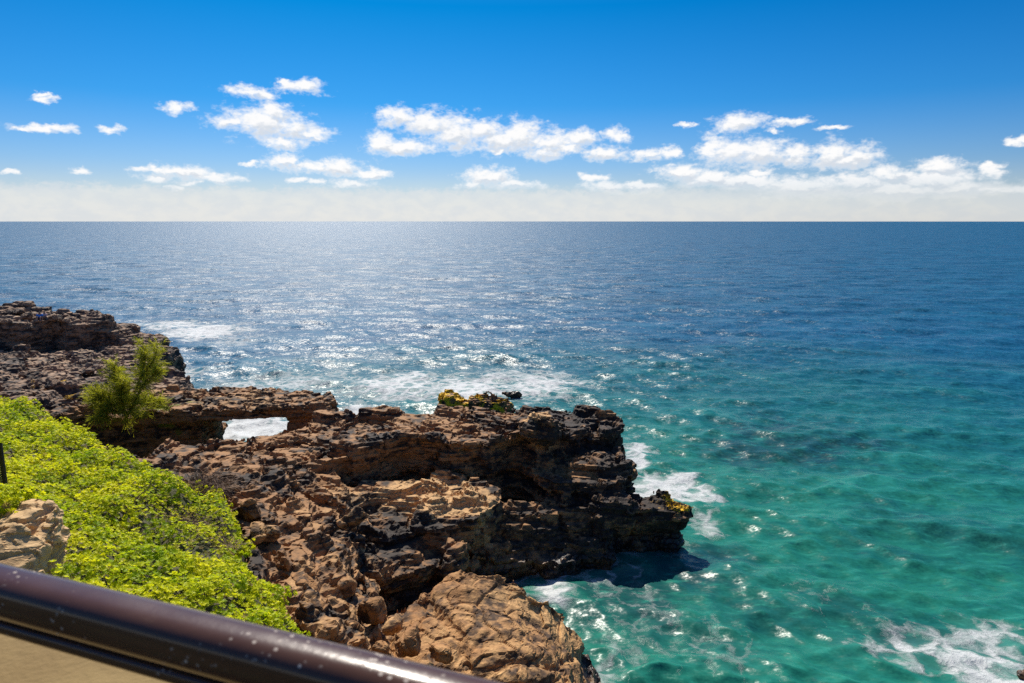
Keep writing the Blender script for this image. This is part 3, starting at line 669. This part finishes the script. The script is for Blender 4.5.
def sea():
    rs = [15.]
    while rs[-1] < 900: rs.append(rs[-1] * 1.0056)
    while rs[-1] < 45000: rs.append(rs[-1] * 1.03)
    rs = np.array(rs); az = np.radians(np.linspace(-72, 62, 1050))
    Rr, Az = np.meshgrid(rs, az, indexing='ij'); x = (Rr * np.sin(Az)).ravel(); y = (Rr * np.cos(Az)).ravel(); r = Rr.ravel()
    dr = np.gradient(rs); dr = np.repeat(dr, len(az)); step = np.maximum(dr, r * (az[1] - az[0]))
    rg = np.random.default_rng(5); z = np.zeros(len(x), np.float32); ox = np.zeros_like(z); oy = np.zeros_like(z)
    lams = np.exp(np.linspace(math.log(.55), math.log(19), 84))
    for lam in lams:
        th = R(-100) + rg.normal(scale=.55 if lam > 4 else .8); kx, ky = math.cos(th), math.sin(th); k = 2 * math.pi / lam
        amp = .0098 * lam ** .7 * (1.2 if lam < 2.5 else 1.1 if lam < 5 else (5 / lam) ** .5)
        fade = np.clip((lam / step - 2.5) / 3, 0, 1)
        ph = k * (kx * x + ky * y) + rg.uniform(0, 6.28) + .9 * math.sin(lam * 7)
        a = amp * fade; s_ = np.sin(ph); z += a * np.cos(ph); ox -= .75 * a * kx * s_; oy -= .75 * a * ky * s_
    grp = .75 + .5 * perlin(np.c_[x * .045, y * .07, x * 0]); z *= grp
    # foam: surf patches on the level of the sea
    P = np.c_[x, y, x * 0].astype(np.float32); foam = np.zeros(len(x)); reef = np.zeros(len(x))
    wob = .5 * fbm(P * .35, 3) + .25 * fbm(P * 1.1 + 8, 2)
    foam += .5 * np.exp(-wash(x, y) / .8) * (.75 + .6 * perlin(P * .5 + 3))
    def blob(L, arr, a=1.5, b=.2):
        for px, py, rx, ry, kk in L:
            cx, cy = W(px, py, 0); ex = rx * math.hypot(cx, cy) / F * 1.05
            dpt = abs(W(px, py + ry, 0)[1] - W(px, py - ry, 0)[1]) / 2
            th = math.atan2(cx, cy); ux = (x - cx) * math.cos(th) - (y - cy) * math.sin(th); uy = (x - cx) * math.sin(th) + (y - cy) * math.cos(th)
            d = np.sqrt((ux / ex) ** 2 + (uy / dpt) ** 2); arr[:] = np.maximum(arr, kk * sst(a, b, d + wob))
    blob([(205, 331, 40, 9, 1.0), (170, 325, 26, 6, .8), (230, 340, 30, 8, .5), (185, 372, 18, 8, .6), (250, 428, 60, 18, 1.1), (290, 382, 90, 14, .55), (400, 385, 60, 18, .72), (340, 360, 120, 8, .3), (470, 388, 60, 17, .8), (535, 386, 48, 16, .75),
          (530, 376, 60, 10, .55), (585, 384, 30, 8, .4), (357, 410, 20, 6, .9), (640, 455, 18, 22, .78), (660, 485, 55, 16, .85), (700, 492, 30, 14, .72), (705, 520, 18, 16, .6), (640, 505, 25, 20, .65),
          (550, 588, 24, 24, .85), (590, 575, 30, 8, .4), (625, 570, 30, 8, .5), (960, 665, 75, 32, .70), (925, 650, 35, 30, .6), (1000, 640, 40, 25, .55), (1010, 680, 60, 20, .78), (640, 620, 70, 60, .26), (720, 650, 60, 40, .28), (610, 655, 20, 40, .38), (820, 600, 60, 30, .2)], foam)
    blob([(800, 438, 62, 20, 1.5), (755, 452, 50, 14, 1.0), (960, 530, 70, 20, .6), (870, 620, 70, 30, .55), (760, 610, 60, 35, .6), (700, 570, 70, 30, 1.0), (640, 600, 60, 50, .9), (720, 640, 60, 30, .5), (880, 545, 50, 10, .45), (620, 300, 120, 4, .3), (720, 350, 90, 5, .35), (940, 360, 120, 6, .3)], reef)
    f = np.arange(len(rs) * len(az)).reshape(len(rs), len(az)); f = np.stack([f[:-1, :-1], f[1:, :-1], f[1:, 1:], f[:-1, 1:]], -1).reshape(-1, 4)[:, ::-1]
    me = np_mesh('sea', np.c_[x + ox, y + oy, z], f, True)
    # shallowness: near shore and toward the cove the bottom is close
    sh = np.clip(1.12 - (np.hypot((x - 12) * .95, (y - 20) * 1.0)) / 76, 0, 1) + .10 * fbm(P * .05, 3)
    attr(me, 'foam', foam); attr(me, 'reef', reef); attr(me, 'shallow', np.clip(sh, 0, 1)); attr(me, 'crest', z); attr(me, 'unres', sst(math.log(26), math.log(260), np.log(r)))   # chop finer than the sheet carries far out
    t = NT('sea_water'); P = t.pos(); b = t.b
    sh = t.attr('shallow'); n0 = t.noise(t.scale(P, (.05, .11, .1)), 1, 4, .6)
    deep = t.mix(t.ramp(n0, .35, .65), (.003, .060, .118), (.005, .082, .150))
    mid = (.004, .081, .098); shal = (.011, .134, .092)
    c = t.mix(t.ramp(sh, .02, .5), deep, mid); c = t.mix(t.ramp(sh, .42, .92), c, shal)
    pat = t.noise(t.scale(P, (.16, .30, .2)), 1, 5, .6)
    c = t.mix(t.math('MULTIPLY', t.ramp(pat, .42, .68), .45), c, t.mix(sh, (.003, .045, .12), (.004, .075, .070)))
    c = t.mix(t.math('MULTIPLY', t.math('MINIMUM', t.attr('reef'), 1.), .82), c, (.007, .040, .050))
    c = t.mix(t.math('MULTIPLY', t.ramp(t.attr('crest'), .02, .22), .35), c, t.mix(sh, (.01, .10, .17), (.018, .215, .15)))  # brighter crests: light coming through the waves, put into the colour
    rp = t.noise(t.scale(P, (.9, 2.3, 1)), 1.0, 7, .68)  # ripple lights and darks painted into the water colour
    c = t.mix(t.math('MULTIPLY', t.ramp(rp, .50, .70), .75), c, t.mix(sh, (.008, .11, .20), (.024, .205, .145)))
    c = t.mix(t.math('MULTIPLY', t.ramp(rp, .48, .31), .75), c, t.mix(sh, (.003, .045, .115), (.004, .07, .062)))
    # foam: lacy network that closes up where the surf is dense
    wv = t.N('ShaderNodeVectorMath', operation='ADD'); t.L(P, wv.inputs[0]); nz = t.N('ShaderNodeTexNoise', i_Scale=1.1, i_Detail=4.); t.L(P, nz.inputs['Vector']); t.L(t.scale(nz.outputs['Color'], (1.5, 1.5, 0)), wv.inputs[1])
    vo = t.N('ShaderNodeTexVoronoi', feature='DISTANCE_TO_EDGE', i_Scale=.85); t.L(t.scale(wv.outputs[0], (1, 1, 0)), vo.inputs['Vector'])
    lace = t.ramp(vo.outputs['Distance'], .0, .33, 1, 0)
    nf = t.noise(wv.outputs[0], 3.4, 8, .78); n4 = t.noise(t.scale(P, (1, 1.6, 1)), .55, 4, .6)
    m = t.math('ADD', t.math('MULTIPLY', lace, .55), t.math('ADD', t.math('MULTIPLY', nf, 1.15), t.math('MULTIPLY', n4, .35)))
    fo = t.math('ADD', m, t.math('MULTIPLY', t.attr('foam'), 1.25))
    fm = t.math('MULTIPLY', t.ramp(fo, 1.46, 2.2), .86)
    # milky aerated water round the surf
    c = t.mix(t.math('MULTIPLY', t.ramp(t.attr('foam'), .15, 1.0), .42), c, (.14, .29, .26))
    # stray flecks and little whitecaps
    fl = t.math('MULTIPLY', t.ramp(t.noise(t.scale(P, (1.0, 2.2, 1)), 1.3, 7, .75), .66, .74), t.ramp(t.attr('crest'), .0, .16)); fl = t.math('MULTIPLY', fl, .35)
    fm = t.math('MAXIMUM', fm, fl)
    c = t.mix(fm, c, (.54, .54, .53))
    t.L(c, b.inputs['Base Color']); b.inputs['IOR'].default_value = 1.333; b.inputs['Specular IOR Level'].default_value = .22
    t.L(t.math('ADD', t.math('MULTIPLY', t.attr('unres'), .13), t.ramp(fm, 0, .5, .31, .65)), b.inputs['Roughness'])
    # capillary waves and chop as slopes, so that far water keeps its roughness
    h3 = t.noise(wv.outputs[0], 6, 4, .6)
    def slope(sc, k, det, near):
        n = t.N('ShaderNodeTexNoise', i_Scale=sc, i_Detail=det, i_Roughness=.62); t.L(t.scale(P, (1, 1.45, 1)), n.inputs['Vector'])
        v = t.N('ShaderNodeVectorMath', operation='SUBTRACT'); t.L(n.outputs['Color'], v.inputs[0]); v.inputs[1].default_value = (.5, .5, .5)
        w_ = t.N('ShaderNodeVectorMath', operation='SCALE'); t.L(t.scale(v.outputs[0], (k, k, 0)), w_.inputs[0]); t.L(t.math('MULTIPLY_ADD', t.attr('unres'), 1 - near, near), w_.inputs['Scale']); return w_.outputs[0]
    g = t.N('ShaderNodeNewGeometry').outputs['Normal']
    for a in (slope(.11, .9, 3, .25), slope(.5, .9, 2, .4), slope(2.1, 1.5, 3, .45), slope(6.5, 1.9, 3, .22)):
        ad = t.N('ShaderNodeVectorMath', operation='ADD'); t.L(g, ad.inputs[0]); t.L(a, ad.inputs[1]); g = ad.outputs[0]
    nn = t.N('ShaderNodeVectorMath', operation='NORMALIZE'); t.L(g, nn.inputs[0])
    bb = t.bump(t.math('MULTIPLY', h3, fm), .8, .12, nn.outputs[0])
    t.L(bb, b.inputs['Normal'])
    struct(link('sea', me, t.m))
sea()

# ------------------------------------------------------------------ sky, clouds, sun
CLOUDS = [  # px, py, half width, half height
    (45, 128, 30, 5), (22, 127, 12, 3), (110, 129, 13, 4.5), (46, 99, 11, 4), (38, 95, 6, 2.5), (176, 107, 15, 6), (84, 171, 11, 4), (13, 172, 7, 3),
    (250, 92, 25, 6), (268, 96, 12, 5), (303, 87, 22, 7), (285, 83, 8, 3.5),
    (232, 122, 24, 7), (262, 122, 34, 17), (290, 128, 26, 14), (312, 134, 18, 6), (275, 112, 18, 10), (285, 143, 24, 7),
    (155, 169, 24, 4), (180, 172, 34, 7), (212, 178, 30, 5), (158, 178, 14, 5), (190, 183, 12, 3), (178, 189, 8, 3),
    (285, 162, 22, 8), (310, 167, 26, 6), (340, 168, 22, 9), (368, 174, 24, 6), (352, 184, 22, 4), (250, 164, 8, 3), (298, 180, 9, 3), (316, 182, 8, 3),
    (382, 145, 17, 12), (405, 148, 30, 8), (400, 118, 22, 11), (430, 124, 34, 14), (455, 133, 30, 17), (485, 131, 28, 12), (500, 140, 30, 14), (520, 137, 26, 16), (548, 143, 26, 14), (545, 152, 24, 8), (580, 139, 20, 9), (570, 146, 16, 7), (497, 152, 9, 4),
    (617, 135, 13, 7), (603, 153, 20, 8), (648, 155, 22, 6), (670, 153, 14, 6), (610, 187, 30, 9), (592, 178, 14, 7), (488, 176, 26, 9), (515, 184, 24, 5), (470, 184, 12, 4), (600, 178, 10, 6),
    (742, 122, 26, 9), (732, 127, 16, 6), (792, 122, 22, 4.5), (772, 130, 9, 3.5), (835, 128, 14, 2.5), (688, 124, 9, 3),
    (712, 148, 16, 13), (735, 152, 34, 14), (765, 154, 34, 13), (795, 155, 18, 12), (832, 154, 20, 15), (860, 156, 22, 11), (848, 160, 28, 8),
    (682, 172, 28, 12), (712, 178, 34, 15), (745, 182, 44, 14), (800, 186, 60, 16), (760, 172, 14, 6), (860, 184, 46, 18), (890, 175, 30, 14), (935, 180, 46, 18), (938, 166, 22, 10), (960, 186, 44, 14), (640, 186, 30, 8), (1000, 190, 40, 8), (996, 170, 12, 8), (985, 166, 8, 5), (1019, 141, 10, 5), (905, 190, 90, 16)]
def sky():
    w = bpy.data.worlds.new('World'); S.world = w; w.use_nodes = True; nt = w.node_tree
    for n in list(nt.nodes): nt.nodes.remove(n)
    t = NT.__new__(NT); t.t = nt; t.n = nt.nodes; t.m = w
    out = t.N('ShaderNodeOutputWorld'); bg = t.N('ShaderNodeBackground'); t.L(bg.outputs[0], out.inputs[0])
    sk = t.N('ShaderNodeTexSky', sky_type='NISHITA', sun_disc=False, sun_elevation=SUN_EL, sun_rotation=SUN_AZ, altitude=0, air_density=1.0, dust_density=.6, ozone_density=2.0)
    hs = t.N('ShaderNodeHueSaturation', i_Saturation=1.1, i_Value=1.0); t.L(sk.outputs[0], hs.inputs['Color'])
    D = t.N('ShaderNodeTexCoord').outputs['Generated']; sx = t.N('ShaderNodeSeparateXYZ'); t.L(D, sx.inputs[0])
    az = t.math('MULTIPLY', t.math('ARCTAN2', sx.outputs[0], sx.outputs[1]), 180 / math.pi); el = t.math('MULTIPLY', t.math('ARCSINE', sx.outputs[2]), 180 / math.pi)
    cb = t.N('ShaderNodeCombineXYZ'); t.L(az, cb.inputs[0]); t.L(el, cb.inputs[1]); V = cb.outputs[0]
    def tint(stops):
        n = t.N('ShaderNodeValToRGB'); r = n.color_ramp; t.L(t.math('DIVIDE', el, 90., clamp=True), n.inputs[0])
        for i, (p_, c_) in enumerate(stops):
            e_ = r.elements[i] if i < 2 else r.elements.new(p_)
            e_.position = p_; e_.color = (*c_, 1)
        return n.outputs[0]
    mul = t.N('ShaderNodeMix', data_type='RGBA', blend_type='MULTIPLY'); mul.inputs[0].default_value = 1; t.L(hs.outputs[0], mul.inputs[6])
    t.L(tint([(0, (.50, .56, .74)), (.04, (.31, .45, .69)), (.10, (.07, .36, .66)), (.18, (.002, .31, .59)), (.40, (.25, .5, .9)), (.7, (.7, .85, 1))]), mul.inputs[7])
    def cover(vec, least=0):
        """how deep a direction lies inside the nearest cloud: 0 heart, 1 rim"""
        cur = None
        for px, py, hw, hh in CLOUDS:
            if hw < least: continue
            if py > 171 and px > 575: hh = hh * .66
            a = (px - 512) / F; b = (341.5 - py) / F; f = math.cos(TH) + math.sin(TH) * b; u = -math.sin(TH) + math.cos(TH) * b
            A = math.degrees(math.atan2(a, f)); E_ = math.degrees(math.atan2(u, math.hypot(a, f))); k = math.degrees(1 / F) / (1 + a * a) ** .75
            s_ = t.N('ShaderNodeVectorMath', operation='SUBTRACT'); t.L(vec, s_.inputs[0]); s_.inputs[1].default_value = (A, E_, 0)
            m_ = t.N('ShaderNodeVectorMath', operation='MULTIPLY'); t.L(s_.outputs[0], m_.inputs[0]); m_.inputs[1].default_value = (1 / (hw * k * 1.15), 1 / (hh * k * 1.15), 0)
            l_ = t.N('ShaderNodeVectorMath', operation='LENGTH'); t.L(m_.outputs[0], l_.inputs[0])
            cur = l_.outputs['Value'] if cur is None else t.math('SMOOTH_MIN', cur, l_.outputs['Value'], .16)
        return cur
    # warp the outlines
    wn = t.N('ShaderNodeTexNoise', i_Scale=.9, i_Detail=5., i_Roughness=.55); t.L(t.scale(V, (1, 1.5, 1)), wn.inputs['Vector'])
    wo = t.N('ShaderNodeVectorMath', operation='SUBTRACT'); t.L(wn.outputs['Color'], wo.inputs[0]); wo.inputs[1].default_value = (.5, .5, .5)
    wv = t.N('ShaderNodeVectorMath', operation='ADD'); t.L(V, wv.inputs[0]); t.L(t.scale(wo.outputs[0], (2.6, 1.1, 0)), wv.inputs[1])
    cur = cover(wv.outputs[0])
    up_ = t.N('ShaderNodeVectorMath', operation='ADD'); t.L(wv.outputs[0], up_.inputs[0]); up_.inputs[1].default_value = (-.15, .38, 0)
    under = t.math('SUBTRACT', cur, cover(up_.outputs[0], 17))
    n1 = t.noise(t.scale(V, (.6, 1.1, 1)), 1, 6, .55, .2); n2 = t.noise(t.scale(V, (2.0, 3.0, 1)), 1, 5, .55, .3)
    dens = t.math('ADD', t.math('SUBTRACT', 1.0, cur), t.math('ADD', t.math('MULTIPLY', t.math('SUBTRACT', n1, .5), 1.5), t.math('MULTIPLY', t.math('SUBTRACT', n2, .5), 1.0)))
    fac = t.ramp(dens, -.18, .80)
    # shade of the thick undersides
    sh = t.noise(t.scale(V, (1.8, 2.8, 1)), 1, 5, .55)
    thick = t.math('MULTIPLY', t.ramp(dens, .05, .7), t.ramp(t.math('ADD', under, t.math('MULTIPLY', t.math('SUBTRACT', sh, .5), .9)), -.25, .32))
    K = 1 / .135
    cc = t.mix(t.math('MULTIPLY', thick, .85), tuple(v * K for v in (.97, .96, .95)), tuple(v * K for v in (.62, .67, .74)))
    # low bank of haze cloud along the horizon
    edge = t.math('ADD', el, t.math('ADD', t.math('MULTIPLY', t.math('SUBTRACT', t.noise(t.scale(V, (.35, .5, 1)), 1, 7, .65), .5), 1.6), t.math('MULTIPLY', t.math('SUBTRACT', n2, .5), 1.3)))
    bank = t.math('ADD', t.math('MULTIPLY', t.ramp(edge, 2.85, 2.1), .50), t.math('MULTIPLY', t.ramp(el, 4.6, .4), .38))
    skyc = mul.outputs[2]
    skyc = t.mix(t.math('MULTIPLY', bank, t.ramp(az, 0, 34, 1, .80)), skyc, t.mix(t.ramp(n1, .34, .66), tuple(v * K for v in (.70, .735, .765)), tuple(v * K for v in (.775, .785, .775))))
    skyc = t.mix(t.math('MULTIPLY', fac, t.ramp(el, 1.2, 3.8, .25, .97)), skyc, cc)
    t.L(skyc, bg.inputs[0]); bg.inputs[1].default_value = .1
    l = bpy.data.lights.new('sun', 'SUN'); l.energy = 4.9; l.angle = R(.5); l.color = (1, .93, .82)
    o = bpy.data.objects.new('sun', l); COL.objects.link(o)
    d = Vector((math.sin(SUN_AZ) * math.cos(SUN_EL), math.cos(SUN_AZ) * math.cos(SUN_EL), math.sin(SUN_EL))); o.rotation_euler = d.to_track_quat('Z', 'Y').to_euler(); o.location = d * 60
sky()

# ------------------------------------------------------------------ camera
cam = bpy.data.cameras.new('camera'); co = bpy.data.objects.new('camera', cam); COL.objects.link(co); S.camera = co
co.location = (0, 0, H); co.rotation_euler = (math.pi / 2 - TH, 0, 0)
cam.sensor_width = 36; cam.lens = 36 * F / 1024; cam.clip_start = .05; cam.clip_end = 120000
cam.dof.use_dof = True; cam.dof.focus_distance = 32; cam.dof.aperture_fstop = cam.lens / 4.0
S.view_settings.view_transform = 'Standard'; S.view_settings.look = 'None'; S.view_settings.exposure = .5; S.view_settings.gamma = 1
S.cycles.use_denoising = False; S.cycles.max_bounces = 6; S.cycles.diffuse_bounces = 3; S.cycles.glossy_bounces = 3; S.cycles.transparent_max_bounces = 4
S.cycles.sample_clamp_indirect = 4
